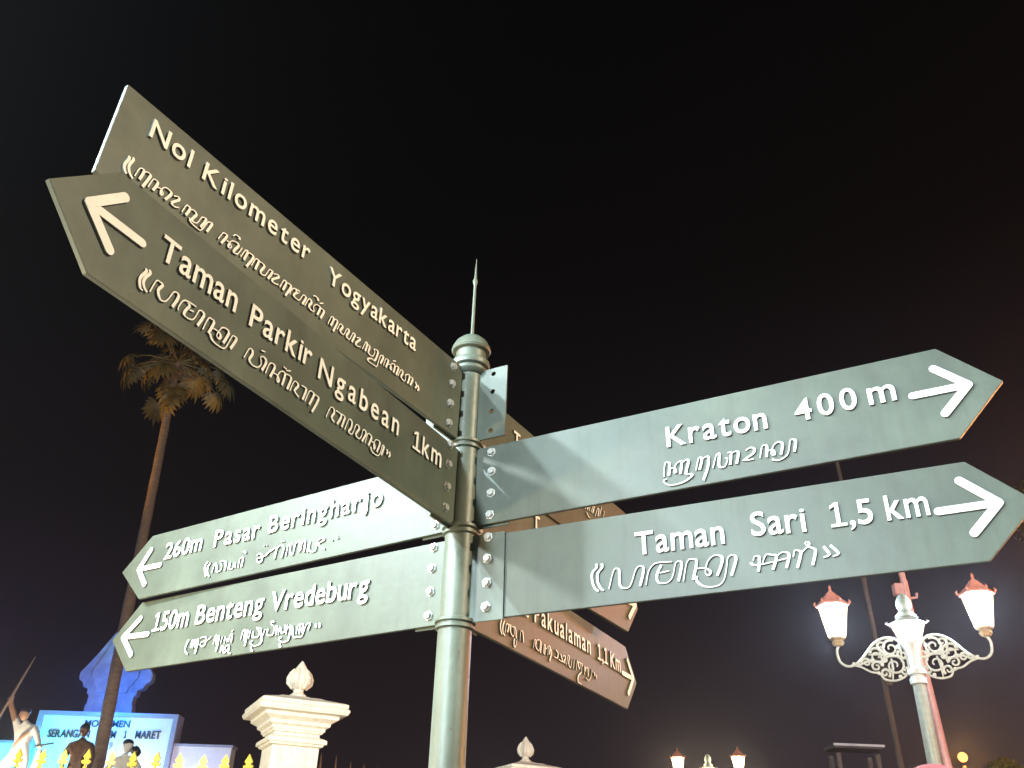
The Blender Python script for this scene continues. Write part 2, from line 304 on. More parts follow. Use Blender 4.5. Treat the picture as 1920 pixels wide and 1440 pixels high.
# measured boards: origin on the pole axis, heading, tilt, edges and raised marks in the plane of each board (m; arrow and script in mm)
BOARDS = {
 'nol': dict(loc=[-0.1379, 2.5, 2.9637], az=4.1429, tilt=0.0252, top=0.1382, bot=-0.1223, E=1.3437, T=1.3437,
  cap=0.052, words=[('Nol', 1.266, 0.05, 1.152, 0.051), ('Kilometer', 1.116, 0.051, 0.758, 0.059), ('Yogyakarta', 0.683, 0.047, 0.293, 0.052)],
  arrow=[],
  script=[[1291,-35,1288,-41,1292,-57,1292,-67,1288,-76,1283,-81],[1282,-32,1279,-37,1283,-52,1283,-62,1278,-73,1267,-82],[1265,-72,1261,-49,1256,-42,1249,-44,1253,-72],[1249,-49,1243,-41,1234,-41,1233,-49,1242,-84],[1229,-73,1224,-47,1216,-43,1211,-48,1217,-73],[1211,-58,1199,-55,1198,-65,1195,-69,1192,-62,1198,-57,1196,-48,1188,-42,1176,-44,1175,-52,1184,-73],[1167,-48,1156,-42,1153,-49,1167,-68,1159,-73,1147,-67],[1138,-73,1132,-48,1126,-46,1121,-50,1127,-73],[1121,-52,1112,-45,1101,-50,1108,-68,1105,-74,1094,-70,1087,-48,1081,-44,1074,-45,1083,-74],[1114,-71,1109,-80,1088,-83,1079,-79,1069,-49,1062,-44,1057,-45,1065,-74],[1031,-70,1024,-47,1016,-43,1011,-47,1021,-75],[1009,-58,999,-58,1001,-69,996,-71,992,-64,999,-58,995,-49,985,-44,974,-47,984,-72,977,-74,971,-70,963,-46],[993,-33,992,-27,986,-24,977,-24,976,-30],[961,-72,953,-47,947,-43,945,-48,950,-74],[944,-49,938,-44,928,-45,926,-51,939,-86],[926,-74,919,-49,912,-45,908,-49,913,-76],[908,-49,900,-45,888,-48,895,-68,892,-75,880,-71,872,-48,866,-46,861,-48,870,-75],[856,-50,845,-44,839,-49,857,-68,850,-74,835,-69],[830,-73,823,-48,816,-45,813,-51,819,-75],[814,-50,805,-45,796,-50,808,-85],[794,-71,794,-62,785,-46,765,-43],[779,-46,775,-52,782,-67,766,-70,760,-65,753,-47,745,-44,742,-50,750,-73],[776,-58,766,-48],[741,-72,733,-46,725,-43,721,-50,727,-65,716,-71,707,-67,712,-57,704,-44,692,-43,689,-49,695,-72],[690,-47,680,-43,673,-48,681,-73],[719,-26,712,-22,702,-24,700,-30],[693,-33,681,-25],[653,-73,645,-46,637,-44,636,-51,642,-73],[636,-50,627,-43,620,-48,630,-83],[617,-69,610,-47,600,-46,599,-52,605,-66,595,-71,589,-66,583,-47,575,-43,574,-52,580,-67,570,-72,564,-64,558,-45,550,-43,550,-51,557,-73],[541,-49,531,-44,528,-48,542,-68,534,-73,520,-67],[514,-71,505,-43,500,-42,498,-49,502,-70],[499,-47,489,-43,485,-49,488,-66,475,-70,466,-63,463,-49,468,-44,459,-40,450,-44,458,-75,471,-77,485,-85,483,-92,455,-91,447,-87,440,-53,433,-44,426,-46,434,-72],[421,-71,416,-47,408,-43,404,-47,411,-71],[403,-56,392,-54,392,-65,386,-66,386,-60,392,-52,385,-44,374,-45,377,-70],[373,-46,363,-41,358,-46,365,-71],[384,-34,372,-28],[356,-69,347,-44,338,-42,337,-51,342,-65,328,-70,321,-63,325,-51,315,-41,305,-43,311,-70],[305,-44,295,-41,290,-45,298,-69],[277,-46,269,-57,277,-66],[264,-50,257,-59,263,-67]]),
 'parkir': dict(loc=[-0.1379, 2.5, 2.6855], az=4.2245, tilt=0.0074, top=0.1213, bot=-0.1271, E=1.3535, T=1.4773,
  cap=0.057, words=[('Taman', 1.228, 0.003, 1.009, 0.008), ('Parkir', 0.965, 0.004, 0.75, 0.014), ('Ngabean', 0.719, 0.004, 0.368, 0.013), ('1', 0.295, 0.01, 0.251, 0.013), ('km', 0.248, 0.012, 0.143, 0.016)],
  arrow=[[1334, 70, 1397, 5, 1330, -57], [1397, 5, 1270, 5]],
  script=[[1247,-41,1243,-45,1251,-64,1251,-75,1246,-87,1239,-89],[1238,-38,1234,-44,1241,-58,1243,-71,1238,-81,1229,-87],[1224,-82,1217,-51,1208,-47,1200,-50,1207,-67,1197,-82,1185,-79,1179,-68,1172,-48,1163,-44,1158,-51,1166,-80],[1151,-79,1151,-67,1141,-47,1111,-44],[1133,-47,1126,-51,1134,-70,1132,-79,1115,-78,1107,-69,1101,-48,1093,-43,1086,-50,1096,-81],[1124,-60,1113,-57],[1081,-82,1074,-50,1066,-45,1057,-49,1065,-81],[1056,-63,1040,-62,1032,-68,1036,-77,1043,-73,1039,-58,1033,-47,1022,-43,1013,-49,1022,-80],[1060,-78,1048,-90,1021,-91,1011,-82,1002,-51,995,-46,988,-50,999,-80],[957,-78,948,-50,939,-47,935,-56,941,-74,929,-81,912,-77,905,-65,910,-49,900,-44,891,-52,899,-78],[912,-33,900,-30],[887,-79,881,-51,870,-44,863,-50,872,-80],[863,-64,850,-63,842,-71,845,-78,849,-73,846,-55,836,-45,826,-48,830,-79],[825,-45,811,-43,805,-49,812,-80],[836,-32,826,-34],[825,-37,811,-30],[802,-78,794,-50,783,-46,778,-53,787,-70,770,-78],[767,-45,752,-44,750,-53,757,-78],[748,-78,738,-46,728,-42,721,-47,732,-79],[722,-45,710,-44,703,-50,719,-92],[666,-79,655,-47,643,-44,639,-54,646,-70,633,-77],[634,-45,620,-44,611,-50,623,-77],[613,-43,599,-44,598,-51,605,-77],[592,-78,581,-43,568,-44,568,-61,576,-75,561,-75,551,-44,539,-42,538,-52,547,-69,535,-75,525,-66,520,-43,508,-43,508,-53,519,-76],[504,-74,498,-44,485,-42,481,-49,490,-74],[484,-57,468,-57,462,-67,467,-72,469,-60,462,-44,446,-42,444,-51,452,-75],[480,-73,470,-84,446,-83,437,-69,432,-48,424,-47,432,-75],[411,-49,406,-55,411,-62],[397,-49,393,-59,400,-65]]),
 'kraton': dict(loc=[-0.1379, 2.5, 2.6855], az=-0.48, tilt=0.0177, top=0.1323, bot=-0.1196, E=1.3531, T=1.4755,
  cap=0.061, words=[('Kraton', 0.644, 0.007, 0.919, 0.004), ('400', 0.992, 0.006, 1.147, 0.011), ('m', 1.174, 0.011, 1.244, 0.008)],
  arrow=[[1336, 74, 1401, 12, 1336, -52], [1275, 12, 1401, 12]],
  script=[[628,-79,634,-41,643,-39,647,-46,642,-78],[645,-58,659,-59,662,-72,657,-71,664,-50,677,-42,680,-51,674,-80],[684,-47,695,-41,699,-50,689,-82,703,-85,704,-92,680,-105,643,-107,626,-92,635,-87],[717,-78,727,-46,734,-44,736,-52,727,-78],[738,-48,750,-43,754,-51,749,-77,734,-110],[763,-80,775,-46,783,-41,783,-50,780,-79,795,-82,804,-62,798,-58],[806,-45,815,-47,809,-80],[816,-49,829,-45,834,-53,826,-81],[854,-48,866,-42,876,-48,871,-61,845,-75,871,-76],[888,-77,896,-47,904,-43,909,-50,904,-78],[907,-62,922,-60,925,-75,917,-71,926,-49,940,-42,949,-51,941,-78],[917,-87,933,-93,955,-84,964,-64,969,-44,978,-43,982,-51,975,-78]]),
 'sari': dict(loc=[-0.1379, 2.5, 2.4114], az=-0.4637, tilt=0.0056, top=0.1192, bot=-0.1242, E=1.3528, T=1.476,
  cap=0.062, words=[('Taman', 0.536, -0.002, 0.774, -0.003), ('Sari', 0.843, 0.006, 0.976, -0.001), ('1,5', 1.034, -0.0, 1.132, -0.002), ('km', 1.162, -0.001, 1.256, -0.001)],
  arrow=[[1332, 71, 1400, 5, 1336, -58], [1273, 4, 1400, 5]],
  script=[[424,-11,426,-21,413,-35,413,-58,420,-78,430,-86],[440,-12,442,-23,429,-37,428,-60,436,-79,445,-86],[459,-84,474,-35,488,-35,489,-52,490,-78,501,-87,518,-82,536,-39,551,-34,556,-46,544,-87],[561,-85,569,-51,589,-31,633,-33],[604,-37,591,-61,593,-82,615,-86,631,-73,642,-38,652,-34,658,-44,646,-86],[598,-58,624,-56],[659,-88,672,-38,688,-33,697,-42,684,-87],[693,-59,717,-61,730,-71,725,-80,717,-73,725,-45,742,-31,760,-35,762,-50,746,-84],[694,-78,694,-92,711,-107,742,-110,761,-97,771,-66,777,-41,791,-36,797,-48,781,-88],[832,-61,845,-70,911,-63,923,-61],[839,-57,842,-48,854,-50,848,-86],[860,-67,870,-47,883,-48,896,-54,883,-86],[896,-54,907,-46,917,-46,926,-54,915,-86],[935,-61,940,-45,950,-47,954,-54,941,-89],[954,-54,971,-41,986,-47,988,-56,977,-87],[967,-33,969,-28,975,-30,975,-36,968,-36],[1008,-44,1019,-65,1005,-71],[1024,-43,1040,-66,1026,-71]]),
 'pasar': dict(loc=[-0.1379, 2.5, 2.6855], az=2.5914, tilt=-0.0192, top=0.1259, bot=-0.118, E=1.4124, T=1.5447,
  cap=0.062, words=[('260m', 1.312, 0.013, 1.119, 0.015), ('Pasar', 1.057, 0.014, 0.837, 0.008), ('Beringharjo', 0.796, 0.016, 0.306, 0.017)],
  arrow=[[1395, 65, 1441, -3, 1390, -68], [1441, -3, 1327, -5]],
  script=[[1071,-36,1081,-49,1077,-72,1067,-91],[1056,-43,1066,-57,1062,-80,1050,-95],[1040,-84,1033,-50,1021,-62,1017,-82,998,-82,995,-66,1007,-47,983,-51,977,-64,977,-85],[963,-83,957,-59],[957,-59,956,-81,940,-84,935,-65,927,-83],[914,-86,912,-55,900,-52,896,-58,898,-86],[902,-32,892,-31,888,-39],[832,-56,818,-53,805,-63,805,-82,818,-84,829,-70,811,-68,787,-64,769,-48],[806,-28,803,-25],[794,-29,790,-27],[771,-55,752,-45,743,-55,748,-84],[743,-52,728,-41,713,-47,710,-61,715,-85],[727,-27,713,-27],[696,-82,692,-48,682,-47,679,-72,665,-83,660,-51,652,-43,641,-45,638,-79],[632,-75,628,-43,617,-48,616,-83],[602,-86,600,-49],[598,-49,594,-82,567,-88,562,-56,543,-48,535,-58,560,-67,527,-89],[501,-66,497,-63],[484,-52,476,-63]]),
 'benteng': dict(loc=[-0.1379, 2.5, 2.4114], az=2.5677, tilt=0.0012, top=0.1257, bot=-0.1227, E=1.4307, T=1.5554,
  cap=0.066, words=[('150m', 1.327, 0.005, 1.141, 0.002), ('Benteng', 1.103, 0.003, 0.778, 0.002), ('Vredeburg', 0.744, 0.001, 0.329, -0.004)],
  arrow=[[1410, 62, 1485, 3, 1415, -66], [1485, 3, 1349, -1]],
  script=[[1118,-47,1127,-67,1124,-85,1108,-97],[1101,-77,1100,-54,1094,-53,1091,-78],[1090,-54,1081,-53,1077,-77],[1079,-52,1068,-52,1066,-66,1071,-99],[1061,-48,1032,-48,1032,-74,1046,-78,1054,-64,1021,-60,1005,-49],[988,-77,986,-51,978,-52,974,-78],[978,-52,966,-53,966,-82,968,-102],[952,-78,949,-55],[935,-81,936,-57],[940,-69,922,-66,923,-76],[915,-77,912,-54,903,-54,902,-80],[908,-43,902,-41],[947,-109,945,-89,938,-90,937,-100,928,-111,918,-107,929,-96,920,-89,908,-91,908,-111,894,-117],[859,-76,854,-48,844,-49,842,-80],[843,-50,832,-50,832,-76,834,-99],[821,-77,819,-50],[808,-74,806,-54,804,-74,779,-75,780,-57,794,-45,771,-51,772,-60,761,-79,763,-99,787,-104,806,-97,810,-89,801,-87],[804,-104,799,-117,790,-118],[758,-75,752,-55],[741,-74,739,-54,738,-74,713,-77,711,-53,728,-41,726,-32,715,-37],[711,-53,701,-51,699,-79],[688,-80,687,-53,676,-74,662,-73,664,-51],[654,-82,653,-52],[658,-76,639,-56,638,-93,646,-105,669,-104,681,-96,679,-89,672,-92],[677,-108,673,-119,666,-119],[632,-57,621,-93,604,-97,584,-97,577,-81,571,-62,555,-59,561,-80],[609,-87,607,-63,598,-59,596,-86],[595,-59,585,-60,583,-85],[533,-64,527,-74,531,-75],[517,-64,511,-73,516,-76]]),
 'paku': dict(loc=[-0.1379, 2.5, 2.4114], az=1.0897, tilt=0.004, top=0.1287, bot=-0.1172, E=1.3815, T=1.5018,
  cap=0.04, words=[('Pura', 0.29, 0.004, 0.454, 0.008), ('Pakualaman', 0.499, 0.006, 0.987, 0.009), ('1,1', 1.055, 0.007, 1.159, 0.007), ('Km', 1.188, 0.007, 1.298, 0.008)],
  arrow=[[1384, 74, 1446, 13, 1382, -57], [1321, 11, 1446, 13]],
  script=[[269,-48,262,-64,266,-83,275,-91],[288,-45,278,-65,279,-82,294,-91],[293,-81,299,-55,310,-50,316,-56,309,-77],[316,-53,329,-49,328,-68,342,-79,353,-74,352,-49],[341,-51,363,-49,371,-80],[359,-83,355,-101,364,-109,376,-81],[396,-81,401,-50,415,-49,422,-80],[494,-82,502,-54,514,-54,512,-72,537,-80,548,-48],[523,-49,542,-44,555,-52,549,-85],[571,-82,580,-51,586,-55,580,-83],[586,-63,599,-58,602,-51],[606,-80,612,-49,625,-49,619,-74],[628,-51,638,-65,622,-95],[671,-46,691,-53,685,-71,655,-72],[698,-73,732,-74,746,-62],[712,-51,732,-76],[732,-55,753,-50,746,-76],[763,-78,774,-45,788,-45,781,-69,798,-79,809,-49],[823,-79,831,-44],[848,-77,860,-40,874,-68,890,-45],[853,-45,897,-44,904,-51],[896,-75,905,-39],[896,-75,866,-95,865,-115,895,-116],[922,-78,927,-46,934,-64],[938,-55,957,-45,960,-76],[940,-86,963,-90,987,-71,996,-43],[1019,-50,1023,-63],[1035,-55,1041,-69]]),
 'X': dict(loc=[-0.1379, 2.5, 2.6855], az=1.0402, tilt=0.0075, top=0.1187, bot=-0.1268, E=1.2505, T=1.3662,
  cap=0.06, words=[('T', 0.432, 0.025, 0.482, 0.027)],
  arrow=[[1270, 52, 1326, 2, 1257, -66], [1209, -11, 1326, 2]],
  script=[]),
 'Y': dict(loc=[-0.1379, 2.5, 2.9637], az=1.0249, tilt=-0.0061, top=0.1068, bot=-0.1549, E=1.36, T=1.485,
  cap=0.06, words=[('T', 0.278, -0.0, 0.322, -0.001)],
  arrow=[],
  script=[[803,-25,819,-23],[829,-26,836,-11,854,-1,846,-20],[860,-21,874,7],[842,-34,852,-46,869,-48],[880,-20,902,18,909,14,894,-18],[915,-23,937,15,952,20,940,-14],[954,-9,978,40],[995,23,1002,29],[990,4,1002,22]]),
}
# ------------------------------------------------------------------ the signpost
POST = Vector((-0.1379, 2.5, 0.0))
post = empty('signpost', POST)
tag(post, 'tall grey-green street signpost with a spiked cap and crossed arms of arrow boards', 'signpost')

def ring_prof(z, r0, h=0.030, bulge=0.010):
    return [(r0, z - h), (r0 + bulge, z - h * .8), (r0 + bulge, z - h * .35), (r0 + bulge * .35, z - h * .25), (r0 + bulge * .35, z + h * .1),
            (r0 + bulge * 1.25, z + h * .25), (r0 + bulge * 1.25, z + h * .75), (r0, z + h)]
b = MB(); b.lathe([(0.085, 0.0), (0.085, 0.05), (0.070, 0.08), (0.052, 0.14), (0.0485, 0.5), (0.0475, 2.27)], 40)
b.build('pole', M_pole, post, smooth=True)
b = MB(); b.lathe([(0.0450, 2.27), (0.0450, 2.555)], 40); b.build('pole_section', M_pole, post, smooth=True)
b = MB(); b.lathe([(0.0425, 2.555), (0.0425, 2.833)], 40); b.build('pole_section', M_pole, post, smooth=True)
b = MB(); b.lathe([(0.0400, 2.833), (0.0400, 3.10)], 40); b.build('pole_section', M_pole, post, smooth=True)
for z, r in ((2.279, .0468), (2.556, .0442), (2.833, .0415)):
    b = MB(); b.lathe(ring_prof(z, r, 0.016, 0.009), 40); b.build('collar', M_pole, post, smooth=True)
b = MB()
b.lathe([(0.0400, 3.0850), (0.0521, 3.0913), (0.0577, 3.0985), (0.0577, 3.1057), (0.0502, 3.1093), (0.0502, 3.1147), (0.0614, 3.1183), (0.0642, 3.1291), (0.0614, 3.1399), (0.0484, 3.1435),
         (0.0484, 3.1777), (0.0614, 3.1795), (0.0651, 3.1867), (0.0614, 3.1993), (0.0521, 3.2173), (0.0353, 3.2335), (0.0149, 3.2425), (0.0056, 3.2452)], 40)
b.build('cap', M_pole, post, smooth=True)
b = MB(); b.lathe([(0.0058, 3.235), (0.0052, 3.40), (0.0046, 3.455), (0.0078, 3.465), (0.0085, 3.475), (0.0052, 3.488), (0.0038, 3.505), (0.0008, 3.572)], 16)
b.build('spike', M_pole, post, smooth=True)

# glyphs of the raised lettering, one mesh per character
_gl = {}
XH = XT = 0.5
def glyph(ch):
    if ch in _gl: return _gl[ch]
    cu = bpy.data.curves.new('g', 'FONT'); cu.body = ch; cu.size = 1.0; cu.offset = 0.012; cu.resolution_u = 4; cu.extrude = 0.0
    ob = bpy.data.objects.new('g', cu); col.objects.link(ob)
    dg = bpy.context.evaluated_depsgraph_get(); dg.update()
    me = bpy.data.meshes.new_from_object(ob.evaluated_get(dg))
    bm = bmesh.new(); bm.from_mesh(me)
    bmesh.ops.remove_doubles(bm, verts=bm.verts, dist=1e-5)
    if len(bm.faces):
        r = bmesh.ops.extrude_face_region(bm, geom=list(bm.faces))
        for v in [g_ for g_ in r['geom'] if isinstance(g_, bmesh.types.BMVert)]: v.co.z += 1.0
    bmesh.ops.recalc_face_normals(bm, faces=bm.faces)
    vs = [tuple(v.co) for v in bm.verts]; fs = [tuple(v.index for v in f.verts) for f in bm.faces]
    for i, v in enumerate(bm.verts): v.index = i
    fs = [tuple(v.index for v in f.verts) for f in bm.faces]
    bm.free()
    if ch == '1':                       # a figure one with flag and foot
        out = [(.0, .0), (.44, .0), (.44, .085), (.275, .085), (.275, .70), (.17, .70), (.03, .615), (.03, .515), (.165, .595), (.165, .085), (.0, .085)]
        vs = [(x, y, 0.0) for x, y in out] + [(x, y, 1.0) for x, y in out]; n = len(out)
        fs = [tuple(range(n - 1, -1, -1)), tuple(range(n, 2 * n))] + [(i, (i + 1) % n, (i + 1) % n + n, i + n) for i in range(n)]
    elif ch.islower():                  # the sign's face has taller lower-case letters than the built-in one
        xh0, ch0 = XH, 0.70
        def lift(y):
            if y <= 0: return y
            if y <= xh0: return y * XT / xh0
            return XT + (y - xh0) * (max(ch0, 0.72) - XT) / (0.73 - xh0)
        vs = [(v[0], lift(v[1]), v[2]) for v in vs]
    x0 = min(v[0] for v in vs); x1 = max(v[0] for v in vs)
    bpy.data.objects.remove(ob); bpy.data.curves.remove(cu); bpy.data.meshes.remove(me)
    _gl[ch] = (vs, fs, x0, x1)
    return _gl[ch]
CAPH = max(v[1] for v in glyph('N')[0])
XH = max(v[1] for v in glyph('x')[0]); print('CAPH', CAPH, 'XH', XH, 'l', max(v[1] for v in glyph('l')[0])); XT = CAPH * 0.745; _gl.clear()
GAP = {'1': .10, ',': .05}

def word(txt, xa, za, xb, zb, cap, mat, parent, depth, name='letter', y=0.0, wide=1.0):
    """letters of one word between two baseline points in the local x,z plane of the parent"""
    sy = cap / CAPH
    n = len(txt); W = xb - xa
    side = 0.075
    nat = sum(glyph(c)[3] - glyph(c)[2] for c in txt)
    sxx = sy * wide
    if n > 1:
        gap = (W - nat * sxx) / (n - 1)
        lo = side * sxx
        if gap < lo:
            sxx = W / (nat + side * (n - 1)); gap = side * sxx
    else:
        gap = 0; sxx = min(W / nat, sy * 1.1)
    x = xa
    out = []
    for i, c in enumerate(txt):
        vs, fs, g0, g1 = glyph(c)
        z = za + (zb - za) * ((x - xa) / W if W else 0)
        me = bpy.data.meshes.new(name)
        me.from_pydata([((v[0] - g0) * sxx, -v[2] * depth, v[1] * sy) for v in vs], [], fs)
        me.update()
        bm = bmesh.new(); bm.from_mesh(me); bmesh.ops.recalc_face_normals(bm, faces=bm.faces); bm.to_mesh(me); bm.free()
        out.append(link(name, me, mat, parent, loc=(x, y, z)))
        x += (g1 - g0) * sxx + gap
    return out

def ribbon(mb, pts, wfun, y0, y1, lift=0.0, caps=0):
    """flat raised stroke along a path in the x,z plane, front face at y0, back at y1"""
    P = [Vector((p[0], p[1])) for p in pts]
    Q = [P[0]]
    for p in P[1:]:
        if (p - Q[-1]).length > 1e-4: Q.append(p)
    P = Q
    if len(P) < 2: return
    L = []; Rr = []
    for i, p in enumerate(P):
        d = (P[min(i + 1, len(P) - 1)] - P[max(i - 1, 0)])
        if d.length < 1e-7: d = Vector((1, 0))
        d.normalize(); nn = Vector((-d.y, d.x)); w = wfun(d, i / (len(P) - 1)) * .5
        if caps and i in (0, len(P) - 1):
            s = -1 if i == 0 else 1
            fan = [(p + nn * (w * math.cos(a)) + d * (s * w * math.sin(a))) for a in [PI * k / 8 for k in range(9)]]
            if i == 0: L0 = fan
            else: L1 = fan
        L.append(p + nn * w); Rr.append(p - nn * w)
    loop = L + (L1[1:-1] if caps else []) + Rr[::-1] + (L0[1:-1][::-1] if caps else [])
    n = len(P)
    if caps:
        m = len(loop); y = y0
        vs = [(q.x, y0, q.y) for q in loop] + [(q.x, y1, q.y) for q in loop]
        mb.add(vs, [tuple(range(m)), tuple(range(2 * m - 1, m - 1, -1))] + [(i, i + m, (i + 1) % m + m, (i + 1) % m) for i in range(m)])
    else:
        vs = []
        for i in range(n):
            yy = y0 - lift * i / n
            vs += [(L[i].x, yy, L[i].y), (Rr[i].x, yy, Rr[i].y), (Rr[i].x, y1, Rr[i].y), (L[i].x, y1, L[i].y)]
        fs = [(0, 1, 2, 3), ((n - 1) * 4 + 3, (n - 1) * 4 + 2, (n - 1) * 4 + 1, (n - 1) * 4)]
        for i in range(n - 1):
            a = i * 4; c = a + 4
            for k in range(4): fs.append((a + k, a + (k + 1) % 4, c + (k + 1) % 4, c + k))
        mb.add(vs, fs)

LABEL = {
 'nol': ('sign_board', 'brown-lit board reading Nol Kilometer Yogyakarta, cut square at its end'),
 'parkir': ('sign_board', 'brown-lit arrow board reading Taman Parkir Ngabean 1 km'),
 'kraton': ('sign_board', 'pale arrow board reading Kraton 400 m'),
 'sari': ('sign_board', 'pale arrow board reading Taman Sari 1,5 km'),
 'pasar': ('sign_board', 'pale arrow board reading 260m Pasar Beringharjo'),
 'benteng': ('sign_board', 'pale arrow board reading 150m Benteng Vredeburg'),
 'paku': ('sign_board', 'lowest brown arrow board on the far side reading Pakualaman 1,1 Km'),
 'X': ('sign_board', 'middle brown arrow board on the far side, mostly hidden'),
 'Y': ('sign_board', 'upper brown arrow board on the far side, mostly hidden')}
BOLT_Z = (0.112, 0.047, -0.024, -0.092)
_bolt = MB(); _bolt.lathe([(0.0150, 0.0), (0.0150, 0.0025), (0.0112, 0.0026), (0.0112, 0.0095), (0.0095, 0.0110)], 6)
BOLT_ME = _bolt.mesh('bolt')
_nut = MB(); _nut.lathe([(0.0, 0), (0.0112, 0.0), (0.0112, 0.010), (0.006, 0.0105), (0.006, 0.02), (0.0, 0.02)], 6)

def local_matrix(B, right):
    ca, sa, ct, st = math.cos(B['az']), math.sin(B['az']), math.cos(B['tilt']), math.sin(B['tilt'])
    X = Vector((ca * ct, sa * ct, st)); Z = Vector((-ca * st, -sa * st, ct))
    if not right: X = -X
    Y = Z.cross(X)
    m = Matrix((X, Y, Z)).transposed().to_4x4()
    m.translation = Vector(B['loc']) - POST
    return m

def plate(B, right, holes, parent, u1=0.150, name='mounting_plate', y0=0.0125, y1=0.0175, label=None):
    s = 1 if right else -1
    t, bt = B['top'] + 0.004, B['bot'] - 0.007
    mb = MB()
    ua, ub = 0.030, u1
    hu, hr = 0.090, 0.0085
    P = lambda u, w: (s * u, w)
    if not holes:
        mb.prism([P(ua, bt), P(ub, bt), P(ub, t), P(ua, t)], y0, y1)
    else:
        # a plate with four round bolt holes: each cell is a ring between a rectangle and an octagon
        zs = sorted(BOLT_Z); cuts = [bt] + [(zs[i] + zs[i + 1]) / 2 for i in range(3)] + [t]
        for i, zc in enumerate(zs):
            za, zb = cuts[i], cuts[i + 1]
            crn = [math.atan2(dz_, dx_) % (2 * PI) for dx_ in (ub - hu, ua - hu) for dz_ in (zb - zc, za - zc)]
            angs = sorted([2 * PI * k / 14 + .1 for k in range(14)] + crn)
            n = len(angs); inner = []; outer = []
            for a in angs:
                inner.append((hu + hr * math.cos(a), zc + hr * math.sin(a)))
                dx, dz = math.cos(a), math.sin(a)
                tx = ((ub - hu) if dx > 0 else (hu - ua)) / max(abs(dx), 1e-6); tz = ((zb - zc) if dz > 0 else (zc - za)) / max(abs(dz), 1e-6)
                q = min(tx, tz); outer.append((hu + dx * q, zc + dz * q))
            vs = []
            for y in (y0, y1): vs += [(s * u, y, w) for u, w in inner] + [(s * u, y, w) for u, w in outer]
            fs = []
            for k in range(n):
                j = (k + 1) % n
                fs += [(k, j, n + j, n + k), (2 * n + k, 3 * n + k, 3 * n + j, 2 * n + j), (k, 2 * n + k, 2 * n + j, j), (n + k, n + j, 3 * n + j, 3 * n + k)]
            mb.add(vs, fs)
    o = mb.build(name, M_board, parent, bevel=0 if holes else 0.0008)
    if label: o['label'] = label
    return o

def calli(thin, thick, right):
    def f(d, t):
        k = max(0.0, -d.y)               # going down: broad
        return thin + (thick - thin) * min(1, k ** 1.3 * 1.15)
    return f

for key, B in BOARDS.items():
    right = key in ('kraton', 'sari', 'paku', 'X', 'Y')
    s = 1 if right else -1
    e, t, top, bot = B['E'], B['T'], B['top'], B['bot']
    mid = (top + bot) / 2
    mb = MB()
    u0 = 0.044
    if key == 'nol': pts = [(s * u0, bot), (s * e, bot), (s * e, top), (s * u0, top)]
    else: pts = [(s * u0, bot), (s * e, bot), (s * t, mid), (s * e, top), (s * u0, top)]
    mb.prism(pts, 0.0, 0.012)
    bo = mb.build(LABEL[key][0], M_board, post, bevel=0.0010)
    bo.matrix_local = local_matrix(B, right)
    bo['label'] = LABEL[key][1]
    for w, ua, wa, ub, wb_ in B['words']:
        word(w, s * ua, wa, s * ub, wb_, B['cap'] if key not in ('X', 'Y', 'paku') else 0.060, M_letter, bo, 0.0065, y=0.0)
    for i, st in enumerate(B['script']):
        pts = [(s * st[k] / 1000.0, st[k + 1] / 1000.0) for k in range(0, len(st), 2)]
        if len(pts) > 2: pts = catmull(pts, 3)
        thin, thick = (0.0030, 0.0068)
        mb = MB(); ribbon(mb, pts, calli(thin, thick, right), -0.0048 - 0.0003 * (i % 4), 0.0, lift=0.0005)
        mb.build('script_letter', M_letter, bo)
    if B['arrow']:
        mb = MB()
        for i, st in enumerate(B['arrow']):
            pts = [(s * st[k] / 1000.0, st[k + 1] / 1000.0) for k in range(0, len(st), 2)]
            if i == 0:
                ribbon(mb, [pts[0], pts[1]], lambda d, t_: 0.0200, -0.0066, 0.0, caps=1)
                ribbon(mb, [pts[1], pts[2]], lambda d, t_: 0.0200, -0.0062, 0.0, caps=1)
            else:
                ribbon(mb, pts, lambda d, t_: 0.0185, -0.0058, 0.0, caps=1)
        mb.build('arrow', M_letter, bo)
    front = key == 'sari'
    if front: plate(B, right, False, bo, y0=-0.0055, y1=-0.0010)
    else: plate(B, right, False, bo)
    for wz in BOLT_Z:
        link('bolt', BOLT_ME, M_bolt, bo, loc=(s * 0.096 + random.uniform(-.0015, .0015), -0.0055 if front else 0.0, wz + random.uniform(-.0015, .0015)), rot=(PI / 2, random.uniform(0, 1), 0))
# the two bare plates of the top level, nothing bolted on
top_B = dict(BOARDS['nol']); top_B.update(loc=[-.1379, 2.5, 2.9637], az=-0.5108, tilt=-0.0046, top=.1286, bot=-.1107)
p1 = plate(top_B, True, True, post, u1=0.140, y0=-0.0025, y1=0.0025, label='bare bolt plate with four empty holes, right of the pole'); p1.matrix_local = local_matrix(top_B, True)
top_B['az'] = 2.60; top_B['tilt'] = 0.0
p2 = plate(top_B, False, True, post, u1=0.160, y0=-0.0025, y1=0.0025, label='bare bolt plate mostly hidden behind the top board'); p2.matrix_local = local_matrix(top_B, False)

